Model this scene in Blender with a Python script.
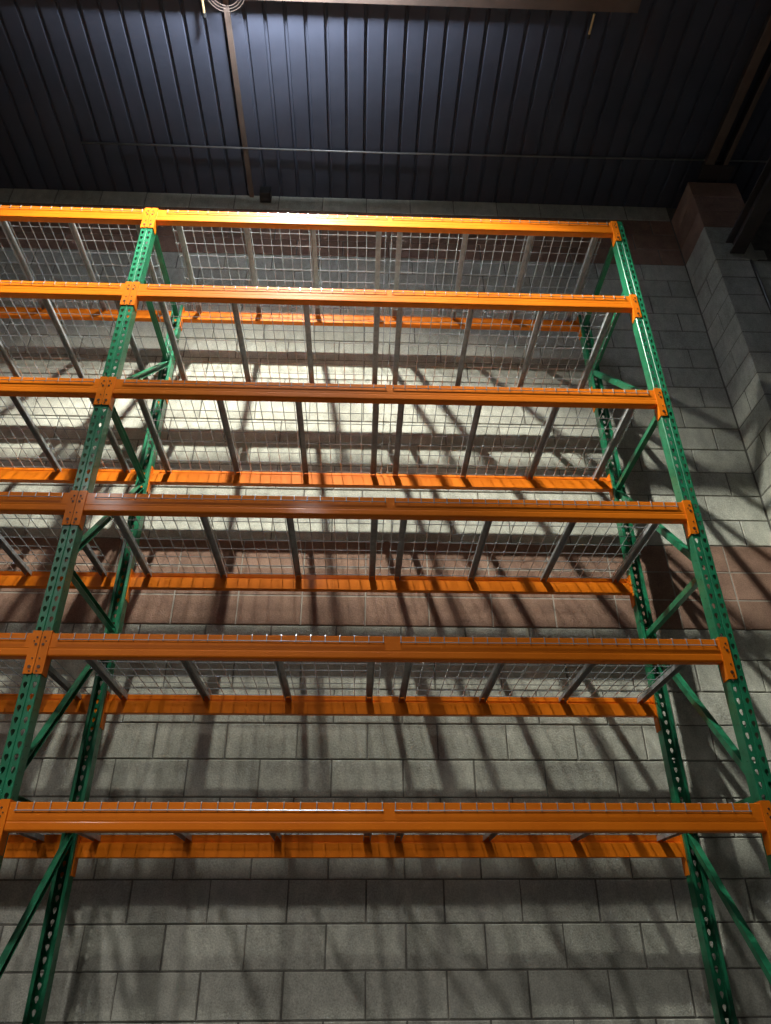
import bpy, math, random
from mathutils import Vector, Matrix
random.seed(7)
for o in list(bpy.data.objects): bpy.data.objects.remove(o)
S = bpy.context.scene
COL = S.collection
ZF = 1.12                                   # floor sits this far below the survey origin

# ------------------------------------------------------------------ camera
cd = bpy.data.cameras.new('camera'); cam = bpy.data.objects.new('camera', cd); COL.objects.link(cam)
R_ = Vector((0.99933262, -0.03624285, -0.00455732)); U_ = Vector((-0.01505307, -0.52227638, 0.85264341))
F_ = Vector((0.03328241, 0.85200578, 0.52247339))
m = Matrix((R_, U_, -F_)).transposed().to_4x4(); m.translation = Vector((1.4209, -3.1286, 0.3794 + ZF))
cam.matrix_world = m
cd.sensor_fit = 'VERTICAL'; cd.sensor_height = 24.0; cd.lens = 728.5 / 1024 * 24.0
cd.clip_start = 0.05; cd.clip_end = 200
S.camera = cam

# ------------------------------------------------------------------ world and light
w = bpy.data.worlds.new('world'); S.world = w; w.use_nodes = True
w.node_tree.nodes['Background'].inputs[0].default_value = (0.75, 0.8, 1.0, 1)
w.node_tree.nodes['Background'].inputs[1].default_value = 0.015

def light(name, kind, loc, energy, color=(1, 1, 1), **k):
    d = bpy.data.lights.new(name, kind); d.energy = energy; d.color = color
    o = bpy.data.objects.new(name, d); COL.objects.link(o); o.location = loc
    for a, b in k.items(): setattr(d, a, b)
    return o
def luminaire(name, loc, energy, color, radius, pts=None):
    """high-bay lamp: reflector throws a wide skirt of light downwards, cut off near the horizontal, with a little uplight"""
    o = light(name, 'POINT', loc, energy, color, shadow_soft_size=radius)
    d = o.data; d.use_nodes = True; nt = d.node_tree; N = nt.nodes; L = nt.links
    g = N.new('ShaderNodeNewGeometry'); sp = N.new('ShaderNodeSeparateXYZ'); L.new(g.outputs['Incoming'], sp.inputs[0])
    mr = N.new('ShaderNodeMapRange'); mr.inputs['From Min'].default_value = 1; mr.inputs['From Max'].default_value = -1
    L.new(sp.outputs['Z'], mr.inputs['Value'])
    cr = N.new('ShaderNodeValToRGB'); L.new(mr.outputs[0], cr.inputs[0])
    els = cr.color_ramp.elements
    pts = pts or [(0.0, 0.002), (0.60, 0.002), (0.72, 0.012), (0.77, 0.26), (0.81, 1.0), (0.89, 1.0), (0.925, 0.70), (0.95, 0.22), (1.0, 0.16)]
    els[0].position, els[1].position = pts[0][0], pts[-1][0]
    for p, v in pts[1:-1]: els.new(p)
    for e, (p, v) in zip(sorted(els, key=lambda e: e.position), pts): e.color = (v, v, v, 1)
    em = N['Emission']; L.new(cr.outputs[0], em.inputs['Strength'])
    return o
luminaire('high_bay_light', (0.75, -1.45, 6.20 + ZF), 1650, (1.0, 1.0, 0.90), 0.06)
luminaire('flare_glow_fill', (0.75, -1.45, 6.06 + ZF), 1250, (0.82, 0.90, 1.0), 0.12, [(0.0, 1.0), (0.33, 1.0), (0.40, 0.4), (0.43, 0.0), (0.5, 0.0), (1.0, 0.0)])  # added upward fill light; its bluish ceiling glow stands in for lens flare
luminaire('far_high_bay_light', (-2.3, -6.0, 6.2 + ZF), 820, (1.0, 0.95, 0.92), 0.2)
luminaire('far_high_bay_light', (0.6, -6.6, 6.2 + ZF), 520, (1.0, 0.95, 0.92), 0.2)
S.view_settings.view_transform = 'Standard'; S.view_settings.look = 'None'
S.view_settings.exposure = 0.0; S.view_settings.gamma = 1; S.view_settings.use_curve_mapping = False

# ------------------------------------------------------------------ materials
def mat(name, col, rough=0.5, metal=0.0, noise=None, col2=None, nscale=8, bump=0.0, bscale=60, rnd=0.0, coat=0.0,
        stretch=(1, 1, 1), island=0.0, spec=0.5, lo=0.35, hi=0.7, grain=0.0):
    M = bpy.data.materials.new(name); M.use_nodes = True; nt = M.node_tree; N = nt.nodes; L = nt.links
    b = N['Principled BSDF']; b.inputs['Roughness'].default_value = rough; b.inputs['Metallic'].default_value = metal
    b.inputs['Specular IOR Level'].default_value = spec
    b.inputs['Coat Weight'].default_value = coat; b.inputs['Coat Roughness'].default_value = 0.12
    tc = N.new('ShaderNodeTexCoord'); mp = N.new('ShaderNodeMapping'); L.new(tc.outputs['Object'], mp.inputs[0])
    oi = N.new('ShaderNodeObjectInfo'); geo = N.new('ShaderNodeNewGeometry')
    mu = N.new('ShaderNodeVectorMath'); mu.operation = 'SCALE'; L.new(geo.outputs['Position'], mu.inputs[0]); mu.inputs['Scale'].default_value = 1.0
    L.new(mu.outputs[0], mp.inputs[0]); mp.inputs['Scale'].default_value = stretch
    nz = N.new('ShaderNodeTexNoise'); nz.inputs['Scale'].default_value = nscale; nz.inputs['Detail'].default_value = 6; nz.inputs['Roughness'].default_value = 0.65
    L.new(mp.outputs[0], nz.inputs['Vector'])
    cr = N.new('ShaderNodeValToRGB'); cr.color_ramp.elements[0].position = lo; cr.color_ramp.elements[1].position = hi
    c2 = col2 or col
    cr.color_ramp.elements[0].color = (*c2, 1); cr.color_ramp.elements[1].color = (*col, 1)
    L.new(nz.outputs['Fac'], cr.inputs[0])
    out = cr.outputs[0]
    if rnd or island:
        a = N.new('ShaderNodeMath'); a.operation = 'ADD'; L.new(oi.outputs['Random'], a.inputs[0]); L.new(geo.outputs['Random Per Island'], a.inputs[1])
        fr = N.new('ShaderNodeMath'); fr.operation = 'FRACT'; L.new(a.outputs[0], fr.inputs[0])
        mr = N.new('ShaderNodeMapRange'); mr.inputs['To Min'].default_value = 1 - rnd; mr.inputs['To Max'].default_value = 1 + rnd
        L.new(fr.outputs[0], mr.inputs['Value'])
        mx = N.new('ShaderNodeVectorMath'); mx.operation = 'SCALE'; L.new(out, mx.inputs[0]); L.new(mr.outputs[0], mx.inputs['Scale'])
        out = mx.outputs[0]
    if grain:
        g1 = N.new('ShaderNodeTexNoise'); g1.inputs['Scale'].default_value = 130; g1.inputs['Detail'].default_value = 3; L.new(geo.outputs['Position'], g1.inputs['Vector'])
        g2 = N.new('ShaderNodeTexNoise'); g2.inputs['Scale'].default_value = 1.7; g2.inputs['Detail'].default_value = 5; L.new(geo.outputs['Position'], g2.inputs['Vector'])
        ad = N.new('ShaderNodeMath'); ad.operation = 'ADD'; L.new(g1.outputs['Fac'], ad.inputs[0]); L.new(g2.outputs['Fac'], ad.inputs[1])
        gm = N.new('ShaderNodeMapRange'); gm.inputs['From Min'].default_value = 0.7; gm.inputs['From Max'].default_value = 1.3
        gm.inputs['To Min'].default_value = 1 - grain; gm.inputs['To Max'].default_value = 1 + grain * 0.6; L.new(ad.outputs[0], gm.inputs['Value'])
        gx = N.new('ShaderNodeVectorMath'); gx.operation = 'SCALE'; L.new(out, gx.inputs[0]); L.new(gm.outputs[0], gx.inputs['Scale']); out = gx.outputs[0]
    L.new(out, b.inputs['Base Color'])
    if bump:
        bn = N.new('ShaderNodeTexNoise'); bn.inputs['Scale'].default_value = bscale; bn.inputs['Detail'].default_value = 4
        L.new(geo.outputs['Position'], bn.inputs['Vector'])
        bp = N.new('ShaderNodeBump'); bp.inputs['Strength'].default_value = bump; bp.inputs['Distance'].default_value = 0.004
        L.new(bn.outputs['Fac'], bp.inputs['Height']); L.new(bp.outputs[0], b.inputs['Normal'])
    return M
ORANGE = mat('orange_paint', (0.80, 0.200, 0.008), 0.45, col2=(0.68, 0.158, 0.006), nscale=3, spec=0.14, coat=0.12, rnd=0.06, bump=0.15, bscale=15)
GREEN = mat('green_paint', (0.018, 0.215, 0.098), 0.36, col2=(0.010, 0.13, 0.058), nscale=14, coat=0.2, bump=0.2, bscale=18, rnd=0.05)
GALV = mat('galvanised_steel', (0.46, 0.47, 0.47), 0.36, metal=0.3, col2=(0.28, 0.29, 0.29), nscale=25, rnd=0.05)
WIRE = mat('galvanised_wire', (0.55, 0.59, 0.60), 0.27, metal=0.5)
STUD = mat('steel_stud', (0.10, 0.045, 0.02), 0.5, metal=0.3)
BLOCK = mat('grey_block', (0.56, 0.56, 0.475), 0.9, col2=(0.40, 0.40, 0.34), nscale=14, bump=0.8, bscale=110, grain=0.35, rnd=0.10, spec=0.2, stretch=(1, 1, 0.6))
REDB = mat('red_painted_block', (0.33, 0.205, 0.145), 0.85, col2=(0.24, 0.145, 0.105), nscale=9, bump=0.6, bscale=110, grain=0.3, rnd=0.10, spec=0.2)
MORTAR = mat('mortar', (0.22, 0.21, 0.18), 0.95, col2=(0.13, 0.125, 0.11), nscale=12, bump=0.4, bscale=90, spec=0.1)
PALEM = mat('pale_mortar', (0.42, 0.38, 0.32), 0.95, col2=(0.30, 0.26, 0.22), nscale=12, spec=0.1)
DECK = mat('dark_roof_deck', (0.066, 0.072, 0.098), 0.6, col2=(0.050, 0.055, 0.077), nscale=2, rnd=0.05, spec=0.3)
CONC = mat('concrete_floor', (0.15, 0.145, 0.135), 0.6, col2=(0.10, 0.097, 0.09), nscale=3, bump=0.2)
STEEL = mat('primer_brown_steel', (0.16, 0.11, 0.085), 0.6, col2=(0.11, 0.078, 0.062), nscale=5)
DSTEEL = mat('dark_primer_steel', (0.055, 0.045, 0.045), 0.6, col2=(0.035, 0.03, 0.03), nscale=5)
CONDUIT = mat('conduit_metal', (0.30, 0.30, 0.29), 0.45, metal=0.5)
BRASS = mat('brass', (0.72, 0.52, 0.26), 0.35, metal=0.5)
BLACK = mat('black_plastic', (0.02, 0.02, 0.02), 0.5)

# ------------------------------------------------------------------ helpers
class MB:
    def __init__(s): s.v = []; s.f = []
    def add(s, vs, fs):
        n = len(s.v); s.v += [tuple(p) for p in vs]; s.f += [tuple(i + n for i in f) for f in fs]; return s
    def box(s, x0, x1, y0, y1, z0, z1):
        vs = [(x, y, z) for x in (x0, x1) for y in (y0, y1) for z in (z0, z1)]
        return s.add(vs, [(0, 1, 3, 2), (4, 6, 7, 5), (0, 4, 5, 1), (2, 3, 7, 6), (0, 2, 6, 4), (1, 5, 7, 3)])
    def prism(s, pts, axis, a, b):
        """pts: 2-D outline; axis x -> pts are (y,z); y -> (x,z); z -> (x,y)"""
        def P(p, t):
            return {'x': (t, p[0], p[1]), 'y': (p[0], t, p[1]), 'z': (p[0], p[1], t)}[axis]
        n = len(pts); vs = [P(p, a) for p in pts] + [P(p, b) for p in pts]
        fs = [(i, (i + 1) % n, n + (i + 1) % n, n + i) for i in range(n)] + [tuple(range(n))[::-1], tuple(range(n, 2 * n))]
        return s.add(vs, fs)
    def bar(s, p, q, sec, up=(0, 0, 1)):
        """sweep the 2-D outline sec along p-q"""
        p, q = Vector(p), Vector(q); d = (q - p).normalized(); a = d.cross(Vector(up)).normalized(); b = a.cross(d)
        n = len(sec); vs = [t + a * u + b * v for t in (p, q) for u, v in sec]
        fs = [(i, (i + 1) % n, n + (i + 1) % n, n + i) for i in range(n)] + [tuple(range(n))[::-1], tuple(range(n, 2 * n))]
        return s.add(vs, fs)
    def path(s, pts, r, n=5):
        """tube along a polyline"""
        pts = [Vector(p) for p in pts]; k = len(pts); vs = []
        ref = Vector((1, 0, 0))
        d0 = (pts[1] - pts[0]).normalized()
        if abs(d0.dot(ref)) > 0.7: ref = Vector((0, 0, 1))
        for i, p in enumerate(pts):
            d = (pts[min(i + 1, k - 1)] - pts[max(i - 1, 0)]).normalized()
            a = d.cross(ref).normalized(); b = d.cross(a)
            for j in range(n):
                t = 2 * math.pi * j / n; vs.append(p + a * (r * math.cos(t)) + b * (r * math.sin(t)))
        fs = [(i * n + j, i * n + (j + 1) % n, (i + 1) * n + (j + 1) % n, (i + 1) * n + j) for i in range(k - 1) for j in range(n)]
        fs += [tuple(range(n))[::-1], tuple(range((k - 1) * n, k * n))]
        return s.add(vs, fs)
    def mesh(s, name, mt, recalc=True):
        me = bpy.data.meshes.new(name); me.from_pydata(s.v, [], s.f); me.materials.append(mt); me.validate()
        if recalc:
            import bmesh
            b = bmesh.new(); b.from_mesh(me); bmesh.ops.recalc_face_normals(b, faces=b.faces); b.to_mesh(me); b.free()
        return me
def ob(name, me, parent=None, loc=None):
    o = bpy.data.objects.new(name, me); COL.objects.link(o)
    if parent: o.parent = parent
    if loc is not None: o.location = loc
    return o
def tag(o, label=None, cat=None, group=None, kind=None):
    if cat and not kind: kind = 'thing'
    for k, v in (('label', label), ('category', cat), ('group', group), ('kind', kind)):
        if v: o[k] = v
    return o
def empty(name, loc=(0, 0, 0)):
    o = bpy.data.objects.new(name, None); COL.objects.link(o); o.location = loc; o.empty_display_size = 0.1; return o
def copy_tree(o, parent=None):
    c = o.copy(); COL.objects.link(c); c.parent = parent
    for ch in list(o.children): copy_tree(ch, c)
    return c
def bevel(o, wd=0.002, seg=2):
    md = o.modifiers.new('bevel', 'BEVEL'); md.width = wd; md.segments = seg; md.limit_method = 'ANGLE'; md.angle_limit = math.radians(40)
    return o

# ================================================================== the room
WY = 1.14; XC = 4.262; CZ = 6.42 + ZF      # wall plane, corner, ceiling height
FLz = 0.0
floor = ob('floor', MB().box(-9, 9, -12, WY + 0.2, -0.1, FLz).mesh('floor', CONC)); tag(floor, kind='structure')
wall = ob('wall_back', MB().box(-7, XC + 1.6, WY + 0.0055, WY + 0.2, FLz, CZ).mesh('wall_back', MORTAR)); tag(wall, kind='structure')

BH = 0.2032; BL = 0.4064; JT = 0.0072
def block_mesh(name, L, H, mt, T=0.05, bv=0.004):
    """block seen from -Y: front face at y=0, back at y=T, softened arrises"""
    b = MB(); hx, hz = L / 2, H / 2
    fr = [(-hx + bv, 0, -hz + bv), (hx - bv, 0, -hz + bv), (hx - bv, 0, hz - bv), (-hx + bv, 0, hz - bv)]
    ed = [(-hx, bv, -hz), (hx, bv, -hz), (hx, bv, hz), (-hx, bv, hz)]
    bk = [(-hx, T, -hz), (hx, T, -hz), (hx, T, hz), (-hx, T, hz)]
    fs = [(0, 1, 2, 3)]
    for i in range(4):
        j = (i + 1) % 4; fs += [(i, 4 + i, 4 + j, j), (4 + i, 8 + i, 8 + j, 4 + j)]
    b.add(fr + ed + bk, fs)
    return b
Wf, Hf = BL - JT, BH - JT
bm_full = block_mesh('b', Wf, Hf, BLOCK); me_full = bm_full.mesh('block', BLOCK); me_red = bm_full.mesh('red_block', REDB)
bm_half = block_mesh('b', BL / 2 - JT, Hf, BLOCK); me_half = bm_half.mesh('half_block', BLOCK); me_rhalf = bm_half.mesh('red_half_block', REDB)
from bpy_extras.object_utils import world_to_camera_view as w2c
bpy.context.view_layer.update()
Z0 = 5.611 + ZF                             # underside of the upper red band
cells = []                                  # (x, z, halfwidth?, red, j)
def course_top(j): return Z0 - BH * j
for j in range(-4, 33):
    zt = course_top(j); zc = zt - BH / 2
    red = (-3 <= j <= -1) or (14 <= j <= 16)
    stack = 14 <= j <= 16
    if stack: xs0 = 3.885; half_at = None
    x = XC
    if stack: first = 'part'
    elif j % 2 == 1: first = 'half'
    else: first = 'full'
    edges = [XC]
    if stack: edges.append(3.885)
    elif first == 'half': edges.append(XC - BL / 2)
    else: edges.append(XC - BL)
    if j >= 17: edges[-1] += 0.05
    while edges[-1] > -5.2: edges.append(edges[-1] - BL * 0.996)
    for a, b in zip(edges[1:], edges[:-1]):
        cells.append(((a + b) / 2, zc, b - a, red, j))
def vis(x, z, y=WY):
    p = w2c(S, cam, Vector((x, y, z)))
    return -0.04 < p.x < 1.04 and -0.04 < p.y < 1.04
visible = [c for c in cells if vis(c[0], c[1]) and 6.42 + ZF > c[1] > FLz + 0.1]
visible.sort(key=lambda c: (Vector((c[0], WY, c[1])) - cam.location).length)
near = set((c[0], c[1]) for c in visible[:300])
rest = {False: MB(), True: MB()}
for (x, z, L, red, j) in cells:
    if z < FLz + 0.08 or z > CZ - 0.05: continue
    dy = random.uniform(-0.0015, 0.0015); dx = random.uniform(-0.0015, 0.0015)
    full = abs(L - BL) < 0.01; half = abs(L - BL / 2) < 0.01
    if (x, z) in near:
        if full: me = me_red if red else me_full
        elif half: me = me_rhalf if red else me_half
        else: me = block_mesh('b', L - JT, Hf, REDB).mesh('block', REDB if red else BLOCK)
        o = ob('block', me, wall, (x + dx, WY + dy, z)); o.scale = (1 if not full else (L - JT) / Wf, 1, 1)
        o.rotation_euler.y = random.uniform(-0.0015, 0.0015)
    else:
        b = block_mesh('b', L - JT, Hf, None)
        rest[red].add([(v[0] + x + dx, v[1] + WY + dy, v[2] + z) for v in b.v], b.f)
o = ob('grey_blocks', rest[False].mesh('grey_blocks', BLOCK), wall); tag(o, kind='stuff')
o = ob('red_blocks', rest[True].mesh('red_blocks', REDB), wall); tag(o, kind='stuff')
# pale pointing of the lower red band
pm = MB()
for j in (15, 16): pm.box(-5.2, XC - 0.002, WY + 0.0015, WY + 0.012, course_top(j) - 0.004, course_top(j) + 0.004)
x = 3.885
while x > -5: pm.box(x - 0.004, x + 0.004, WY + 0.002, WY + 0.012, course_top(17) + 0.004, course_top(14) - 0.004); x -= BL * 0.996
o = ob('pale_mortar_joint', pm.mesh('pale_mortar_joint', PALEM), wall)

# right pilaster: left flank at XC, front face at y = PY
PY = 0.735; PX1 = 4.56
pil = ob('wall_right', MB().box(XC + 0.007, PX1 - 0.012, PY + 0.007, WY + 0.01, FLz, 5.66 + ZF)
         .box(PX1 - 0.03, XC + 1.6, PY + 0.03, WY + 0.01, FLz, 5.245 + ZF).mesh('wall_right', MORTAR)); tag(pil, kind='structure')
def put_block(mt, x0, x1, y0, y1, z0, z1, name='block', bv=0.004):
    """free-standing bevelled block"""
    b = MB(); j = JT / 2
    x0 += j; x1 -= j; y0 += j; y1 -= j; z0 += j; z1 -= j
    vs = []
    for (ax, sx) in ((x0, 1), (x1, -1)):
        for (ay, sy) in ((y0, 1), (y1, -1)):
            for (az, sz) in ((z0, 1), (z1, -1)):
                vs.append((ax, ay, az))
    b.box(x0, x1, y0, y1, z0, z1)
    o = ob(name, b.mesh(name, mt), pil); return bevel(o, bv, 1)
for j in range(-3, 28):
    zt = course_top(j); zb = zt - BH; red = (j <= -1) or 14 <= j <= 16
    mt = REDB if red else BLOCK
    if zb < FLz + 0.02: continue
    xo = random.uniform(-0.002, 0.002)
    if j < 0:
        put_block(mt, XC - 0.004, 4.70, PY - 0.004, WY, zb, zt)
    elif j < 2:
        put_block(mt, XC - 0.004, PX1 + 0.06, PY - 0.004, WY, zb, zt) if j == 0 else put_block(mt, XC - 0.004, PX1 + 0.06, PY - 0.004, WY, zb, zt)
    else:
        if j % 2 == 0:
            put_block(mt, XC + xo, PX1 - 0.012, PY + xo, PY + 0.2032, zb, zt); put_block(mt, XC + xo, XC + .2, PY + 0.2032, WY, zb, zt)
        else:
            put_block(mt, XC + xo, PX1 - 0.012, PY + xo, WY, zb, zt)
        put_block(mt, PX1 + 0.012, PX1 + 0.26 + (0.2 if j % 2 else 0), PY + 0.002, WY, zb, zt)
        put_block(mt, PX1 + 0.26 + (0.2 if j % 2 else 0), PX1 + 0.87, PY + 0.002, WY, zb, zt)
put_block(BLOCK, 4.60, 4.72, PY + 0.02, WY, 5.245 + ZF, 5.36 + ZF)

# roof deck: ribs run front to back
ceil = ob('ceiling', MB().box(-7, 7.5, -12, WY + 0.2, CZ + 0.06, CZ + 0.14).mesh('ceiling', DECK)); tag(ceil, kind='structure')
def deck_panel_mesh(n=6, p=0.1524):
    b = MB(); prof = []
    for i in range(n):
        x = i * p
        prof += [(x, 0), (x + p - 0.034, 0), (x + p - 0.026, 0.022), (x + p - 0.010, 0.022)]
    prof.append((n * p, 0))
    vs = [(x, y, z) for y in (-7.5, WY + 0.15) for x, z in prof]; k = len(prof)
    b.add(vs, [(i, i + 1, k + i + 1, k + i) for i in range(k - 1)])
    vs2 = [(x, y, z + 0.0015) for (x, y, z) in vs]
    b.add(vs2, [(i, k + i, k + i + 1, i + 1) for i in range(k - 1)])
    return b.mesh('deck_panel', DECK, recalc=False)
dp = deck_panel_mesh()
for i in range(14):
    o = ob('deck_panel', dp, ceil, (-6.2 + i * 0.9144, 0, CZ - 0.0025 * (i % 2)))

def ibeam(h, wd, tf, tw):
    a = wd / 2; t = tw / 2
    return [(-a, 0), (a, 0), (a, tf), (t, tf), (t, h - tf), (a, h - tf), (a, h), (-a, h), (-a, h - tf), (-t, h - tf), (-t, tf), (-a, tf)]
def steel(name, p, q, sec, mt, label, cat, group=None):
    me = MB().bar(p, q, sec).mesh(name, mt); o = ob(name, me); tag(o, label, cat, group); return o
# roof purlin along the top of the picture
steel('roof_purlin', (-6, -0.525, CZ - 0.052), (3.42, -0.56, CZ - 0.052), ibeam(0.048, 0.085, 0.006, 0.006), STEEL,
      'brown steel roof purlin running left to right along the top edge of the photo', 'purlin')
steel('roof_angle', (3.50, -0.66, CZ - 0.05), (7.0, -0.72, CZ - 0.05), [(-.015, 0), (.015, 0), (.015, .045), (-.015, .045)], CONDUIT,
      'pale thin steel angle under the roof deck at the top right corner', 'angle')
def pipe(name, pts, r, mt, label, cat, n=10):
    o = ob(name, MB().path(pts, r, n).mesh(name, mt)); tag(o, label, cat)
    for p in o.data.polygons: p.use_smooth = True
    return o
pipe('thin_conduit', [(-1.04, 0.655, CZ - 0.03), (1.6, 0.66, CZ - 0.034), (6.0, 0.62, CZ - 0.03)], 0.0075, CONDUIT,
     'thin grey conduit crossing the dark roof deck left to right above the rack', 'conduit')
steel('strut_channel', (0.365, -1.6, CZ - 0.03), (0.365, WY, CZ - 0.03), [(-.02, 0), (.02, 0), (.02, .028), (-.02, .028)], STEEL,
      'brown steel strut running front to back under the roof deck near the left post', 'strut')
ob_ = ob('junction_box', MB().box(-.05, .05, -.05, .05, -.05, .05).mesh('junction_box', BLACK), None, (0.50, WY - 0.055, CZ - 0.06)); bevel(ob_, .006)
tag(ob_, 'small dark box at the top of the block wall under the roof deck', 'junction box')
# girder with angle flanges on the right
t = empty('roof_girder', (4.40, -2.4, CZ - 0.15))
tag(t, 'brown and black steel roof girder running front to back over the right pilaster', 'girder')
def gpart(name, x0, x1, z0, z1, mt, y0=-5.5, y1=0.72):
    o = ob(name, MB().box(x0 - 4.40, x1 - 4.40, y0 + 2.4, y1 + 2.4, z0, z1).mesh(name, mt), t); return bevel(o, .003, 1)
gpart('bottom_flange', 4.375, 4.455, 0.0, 0.012, STEEL)
gpart('web', 4.412, 4.420, 0.012, 0.14, DSTEEL)
gpart('bottom_flange', 4.535, 4.575, 0.0, 0.012, STEEL)
gpart('web', 4.560, 4.568, 0.012, 0.14, DSTEEL)
gpart('bearing_plate', 4.36, 4.64, -0.012, 0.0, DSTEEL, 0.60, 0.74)
t = empty('seat_girder', (4.68, -2.4, 5.255 + ZF))
tag(t, 'dark brown steel girder resting on the ledge of the right pilaster', 'girder')
for nm, x0, x1, z0, z1 in (('bottom_flange', -.06, .06, 0, .014), ('web', -.006, .006, .014, .13), ('top_flange', -.06, .06, .13, .144)):
    o = ob(nm, MB().box(x0 - .235, x1 - .235, -3.2, 3.12, z0, z1).mesh(nm, DSTEEL), t)
# conduit running down the pilaster's joint
pipe('wall_conduit', [(PX1, PY - 0.002, FLz + 0.3), (PX1, PY - 0.002, 5.0 + ZF), (PX1 - 0.0, PY + 0.01, 5.22 + ZF)], 0.009, CONDUIT,
     'thin grey conduit running down the joint of the right block pilaster', 'conduit')

# sprinkler stubs and cable coil
def stub(x, y, L, label):
    t = empty('sprinkler_stub', (x, y, CZ - 0.05)); tag(t, label, 'sprinkler stub')
    o = ob('brass_pipe', MB().path([(0, 0, 0), (-0.0, L, 0)], 0.009, 10).mesh('brass_pipe', BRASS), t)
    o = ob('sprinkler_cap', MB().path([(0, L, 0), (0, L + .012, 0), (0, L + .03, -.004)], 0.013, 8).mesh('sprinkler_cap', BLACK), t)
    o = ob('hanger', MB().box(-.004, .004, .02, .03, 0, .055).mesh('hanger', BLACK), t)
stub(3.10, -0.50, 0.14, 'short brass stub with a dark tip under the roof deck at the top right')
stub(0.20, -0.56, 0.15, 'short brass stub under the roof deck beside the coiled cable at the top left')
rg = MB()
for k in range(3):
    r = 0.15 - k * 0.018; rg.path([(r * math.cos(a * math.pi / 18), r * math.sin(a * math.pi / 18), 0.004 * k) for a in range(37)], 0.0022, 5)
o = ob('coiled_cable', rg.mesh('coiled_cable', STEEL), None, (0.375, -0.575, CZ - 0.06)); tag(o, 'pale coil of thin cable hanging under the roof deck at the top left', 'cable')

# ================================================================== the rack
LV = [z + ZF for z in (0.9175, 1.6328, 2.385, 3.1428, 3.9134, 4.6265)]
W = 3.124; D = 0.908; CW = 0.076; CD = 0.070
TOP = LV[5] + 0.012
P = 0.0508
def teardrop(cx, cz, s=1.0):
    """8-point teardrop, wide at the top"""
    pts = [(0, -0.016), (0.0045, -0.008), (0.0085, 0.002), (0.0085, 0.009), (0.004, 0.0145), (-0.004, 0.0145), (-0.0085, 0.009), (-0.0085, 0.002), (-0.0045, -0.008)]
    return [(cx + a * s, cz + b * s) for a, b in pts]
def holed_cell(b, x0, x1, z0, z1, hole, y0, y1, T):
    """plate cell with one hole, between y0 (front) and y1 (back); T maps (u, y, z)"""
    n = len(hole); cx = sum(p[0] for p in hole) / n; cz = sum(p[1] for p in hole) / n
    outer = []
    for (hx, hz) in hole:                    # cast each hole point outward on to the cell's edge
        dx, dz = hx - cx, hz - cz; t = 1e9
        if dx > 1e-9: t = min(t, (x1 - cx) / dx)
        if dx < -1e-9: t = min(t, (x0 - cx) / dx)
        if dz > 1e-9: t = min(t, (z1 - cz) / dz)
        if dz < -1e-9: t = min(t, (z0 - cz) / dz)
        outer.append((cx + dx * t, cz + dz * t))
    cs = [(x0, z0), (x1, z0), (x1, z1), (x0, z1)]
    def ang(p): return math.atan2(p[1] - cz, p[0] - cx)
    for y in (y0, y1):
        vs = [T(p[0], y, p[1]) for p in hole] + [T(p[0], y, p[1]) for p in outer] + [T(c[0], y, c[1]) for c in cs]
        fs = []
        for i in range(n):
            j = (i + 1) % n; poly = [i, n + i]
            a0, a1 = ang(outer[i]), ang(outer[j])
            mid = []
            for k, c in enumerate(cs):
                ac = ang(c); dA = (a1 - a0) % (2 * math.pi); dC = (ac - a0) % (2 * math.pi)
                if 1e-6 < dC < dA - 1e-6: mid.append((dC, 2 * n + k))
            poly += [k for _, k in sorted(mid)] + [n + j, j]
            fs.append(tuple(poly))
        b.add(vs, fs)
    vs = [T(p[0], y, p[1]) for y in (y0, y1) for p in hole]
    b.add(vs, [(i, (i + 1) % n, n + (i + 1) % n, n + i) for i in range(n)])
def post_mesh():
    """C-shaped upright; web faces -Y, centred on x = 0, from z 0 to TOP"""
    b = MB(); hw = CW / 2; th = 0.0025; n = int(TOP / P)
    idt = lambda u, y, z: (u, y, z)
    rgt = lambda u, y, z: (hw - y, u, z)
    lft = lambda u, y, z: (-hw + y, u, z)
    for k in range(n + 1):
        z0 = k * P; z1 = min(z0 + P, TOP)
        if z1 - z0 < P * 0.9:
            for s in (-1, 1): b.box(min(s * 0.0025, s * hw), max(s * 0.0025, s * hw), 0, th, z0, z1)
            b.box(hw - th, hw, 0, CD, z0, z1); b.box(-hw, -hw + th, 0, CD, z0, z1); continue
        zc = (z0 + z1) / 2
        holed_cell(b, 0.003, hw - 0.002, z0, z1, teardrop(0.0205, zc), 0, th, idt)
        holed_cell(b, -hw + 0.002, -0.003, z0, z1, teardrop(-0.0205, zc), 0, th, idt)
        dot = [(0.026 + 0.0035 * math.cos(a), zc + 0.0035 * math.sin(a)) for a in [i * math.pi / 3 for i in range(6)]]
        holed_cell(b, 0.002, CD, z0, z1, dot, 0, th, rgt)
        holed_cell(b, 0.002, CD, z0, z1, dot, 0, th, lft)
    # rounded corners, centre groove, returns of the open side
    for s in (-1, 1):
        b.prism([(s * (hw - 0.002), 0), (s * hw, 0.002), (s * (hw - th), th + 0.001), (s * (hw - 0.003), th)], 'z', 0, TOP)
        b.prism([(s * hw, CD), (s * (hw - 0.014), CD), (s * (hw - 0.014), CD - th), (s * (hw - th), CD - th)], 'z', 0, TOP)
        b.prism([(s * (hw - 0.014), CD), (s * (hw - 0.014 - th), CD), (s * (hw - 0.014 - th), CD - 0.01), (s * (hw - 0.014), CD - 0.01)], 'z', 0, TOP)
    b.prism([(-0.003, 0), (0, 0.0035), (0.003, 0), (0.003, th), (0, 0.006), (-0.003, th)], 'z', 0, TOP)
    return b
pb = post_mesh(); post_me = pb.mesh('upright_post', GREEN, recalc=False)
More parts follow.
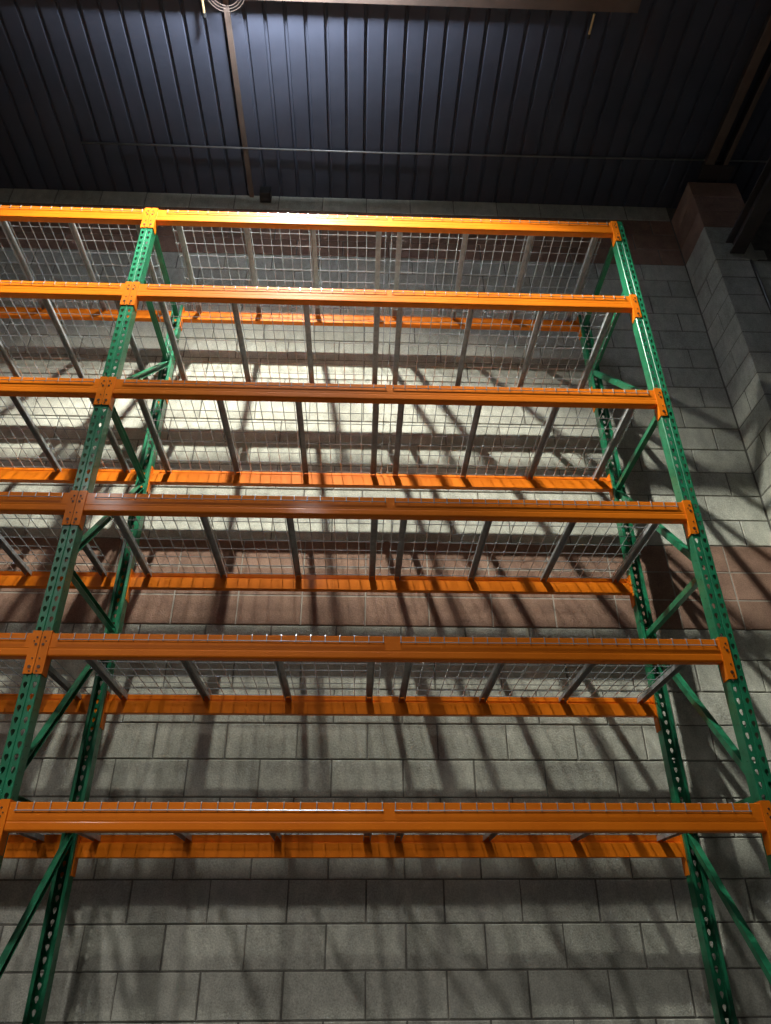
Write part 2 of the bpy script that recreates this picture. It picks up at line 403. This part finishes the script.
# horizontals and diagonals (heights above the floor) read off the photograph
HZ = [0.12, 1.04, 2.07, 3.12, 4.16, 5.20, 5.66]
DG = [(1.00, 0.16), (2.03, 1.10), (3.08, 2.12), (4.12, 3.17), (5.18, 4.22)]       # (rear height, front height)
def csec(w_, d_, t_=0.003):
    return [(-w_ / 2, -d_ / 2), (w_ / 2, -d_ / 2), (w_ / 2, -d_ / 2 + t_), (-w_ / 2 + t_, -d_ / 2 + t_), (-w_ / 2 + t_, d_ / 2 - t_),
            (w_ / 2, d_ / 2 - t_), (w_ / 2, d_ / 2), (-w_ / 2, d_ / 2)]
hb_me = MB().bar((0, 0.045, 0), (0, D - 0.045, 0), csec(0.030, 0.032)).mesh('horizontal_brace', GREEN)
frames = []
def upright_frame(x, label):
    t = empty('upright_frame', (x, 0, 0)); tag(t, label, 'rack upright', None)
    f = ob('front_post', post_me, t); r = ob('rear_post', post_me, t, (0, D, 0)); r.rotation_euler.z = math.pi
    for z in HZ: ob('horizontal_brace', hb_me, t, (0, 0, z))
    for zr, zf in DG:
        ob('diagonal_brace', MB().bar((0, 0.05, zf), (0, D - 0.05, zr), csec(0.030, 0.034)).mesh('diagonal_brace', GREEN), t)
    for y, nm in ((0.03, 'foot_plate'), (D - 0.03, 'foot_plate')):
        bevel(ob(nm, MB().box(-.07, .07, -.06, .06, 0, .008).mesh(nm, GREEN), t, (0, y, 0)), .002, 1)
    return t
upright_frame(0, 'green perforated rack upright on the left where the two bays meet')
upright_frame(W, 'green perforated rack upright at the right end of the rack')
upright_frame(-W, 'green perforated rack upright at the far left end of the rack, outside the photo')

# load beam: step profile, outer face at y = 0
BHt = 0.109; BW = 0.041; x0b = CW / 2 + 0.0045; x1b = W - CW / 2 - 0.0045
prof = [(0.009, -BHt), (BW - 0.002, -BHt), (BW, -BHt + 0.002), (BW, -0.043), (BW - 0.002, -0.041), (0.021, -0.041), (0.019, -0.039), (0.019, -0.002), (0.017, 0),
        (0.002, 0), (0, -0.002), (0, -0.0675), (0.0008, -0.0700), (0.0008, -0.0740), (0, -0.0765), (0, -BHt + 0.009), (0.0012, -BHt + 0.0045), (0.0042, -BHt + 0.0012)]
beam_me = MB().prism(prof, 'x', x0b, x1b).mesh('beam', ORANGE)
def connector_mesh(side):
    """angle plate at the left end (side=1): front leaf over the post face, side leaf down the post's flank"""
    s = side; zt = 0.010; zb = -0.190; b = MB()
    b.prism([(s * 0.0015, zt - 0.004), (s * 0.006, zt), (s * (CW / 2 + 0.0045), zt), (s * (CW / 2 + 0.0045), zb), (s * 0.006, zb), (s * 0.0015, zb + 0.006)], 'y', -0.0055, -0.0010)
    b.prism([(s * (CW / 2 + 0.0002), -0.0010), (s * (CW / 2 + 0.0045), -0.0010), (s * (CW / 2 + 0.0045), 0.050), (s * (CW / 2 + 0.0002), 0.050)], 'z', zb + 0.0, zt)
    return b.mesh('end_connector', ORANGE)
def stud_mesh(side):
    b = MB(); s = side
    for x, z, r in ((0.016, -0.022, .0045), (0.016, -0.055, .006), (0.026, -0.040, .003), (0.016, -0.120, .0035), (0.020, -0.158, .0075), (0.016, -0.178, .004)):
        n = 8; pts = [(s * x + r * math.cos(2 * math.pi * i / n), z + r * math.sin(2 * math.pi * i / n)) for i in range(n)]
        b.prism(pts, 'y', -0.0085, -0.0050)
    return b.mesh('locking_stud', STUD)
cl, cr_ = connector_mesh(1), connector_mesh(-1); sl, sr = stud_mesh(1), stud_mesh(-1)
def load_beam():
    t = empty('load_beam'); ob('beam', beam_me, t)
    c = ob('end_connector', cl, t); ob('locking_studs', sl, c)['kind'] = 'stuff'
    c = ob('end_connector', cr_, t, (W, 0, 0)); ob('locking_studs', sr, c)['kind'] = 'stuff'
    return t
ords = ['lowest', 'second lowest', 'third lowest', 'third highest', 'second highest', 'topmost']
proto = None
for bay, x in (('right', 0.0), ('left', -W)):
    for k, z in enumerate(LV):
        for side in ('front', 'rear'):
            o = load_beam() if proto is None else copy_tree(proto)
            if proto is None: proto = o
            o.name = 'load_beam'
            o.location = (x, 0, z)
            if side == 'rear':
                o.location = (x + W, D, z); o.rotation_euler.z = math.pi
            else: o.rotation_euler.z = 0
            if side == 'front':
                lab = 'orange front load beam at the %s level of the %s rack bay' % (ords[k], bay)
            else:
                lab = 'orange rear load beam near the wall, %s level of the %s rack bay' % (ords[k], bay)
            tag(o, lab, 'rack beam', 'orange load beams of the pallet rack')

# wire deck: origin at left front corner, top of beam
DW = 1.472
def u_channel_mesh():
    """inverted U support, wires welded on its back"""
    b = MB(); y0, y1 = 0.022, D - 0.022; a = 0.0155; h = 0.026; t_ = 0.0018
    sec = [(-a - .003, -h), (-a, -h), (-a + .002, -t_), (a - .002, -t_), (a, -h), (a + .003, -h), (a + .003, -h + t_), (a + .001, -h + t_), (a, 0), (-a, 0), (-a - .001, -h + t_), (-a - .003, -h + t_)]
    b.prism([(x, z - 0.006) for x, z in sec], 'y', y0, y1)
    return b.mesh('support_channel', GALV)
def wire_grid_mesh(seed):
    rd = random.Random(seed); b = MB(); n = 22; r = 0.0023; zt = 0.0025
    sp = (DW - 0.02) / n
    for i in range(n + 1):
        x = 0.01 + i * sp; d = 0.034
        b.path([(x, -0.0035, -d), (x, -0.0035, -0.004), (x, -0.001, zt - .0008), (x, 0.004, zt), (x, D - 0.004, zt), (x, D + 0.0035, -0.004), (x, D + 0.0035, -d)], r, 5)
    for y in [0.055 + 0.1025 * k for k in range(9)]:
        b.path([(0.0, y, zt - 0.0045), (DW, y, zt - 0.0045)], r, 5)
    for y, z in ((-0.0085, -0.032), (D + 0.0085, -0.032)):
        b.path([(0.006, y, z), (DW / 2, y, z + rd.uniform(-.002, .002)), (DW - 0.006, y, z)], r, 5)
    return b.mesh('wire_grid', WIRE)
A0 = (0.062, 0.068, 0.080, 0.085, 0.090, 0.100); B0 = (1.567, 1.60, 1.583, 1.580, 1.584, 1.592)
uc = u_channel_mesh(); grids = [wire_grid_mesh(i) for i in range(3)]
proto = None
for bay, xb in (('right', 0.0), ('left', -W)):
    for k, z in enumerate(LV):
        for half, xd in (('left', A0[k]), ('right', B0[k])):
            if proto is None:
                o = proto = empty('wire_deck'); g = ob('wire_grid', grids[0], o)
                for c in (0.063, 0.515, 0.965, 1.412): ob('support_channel', uc, o, (c, 0, 0))
            else: o = copy_tree(proto)
            o.name = 'wire_deck'
            jx = random.uniform(-0.012, 0.012) if bay == 'left' else 0.0
            o.location = (xb + xd + jx, 0, z)
            lab = 'wire mesh deck, %s half of the %s level, %s rack bay' % (half, ords[k], bay)
            tag(o, lab, 'wire deck', 'galvanised wire decks on the rack')
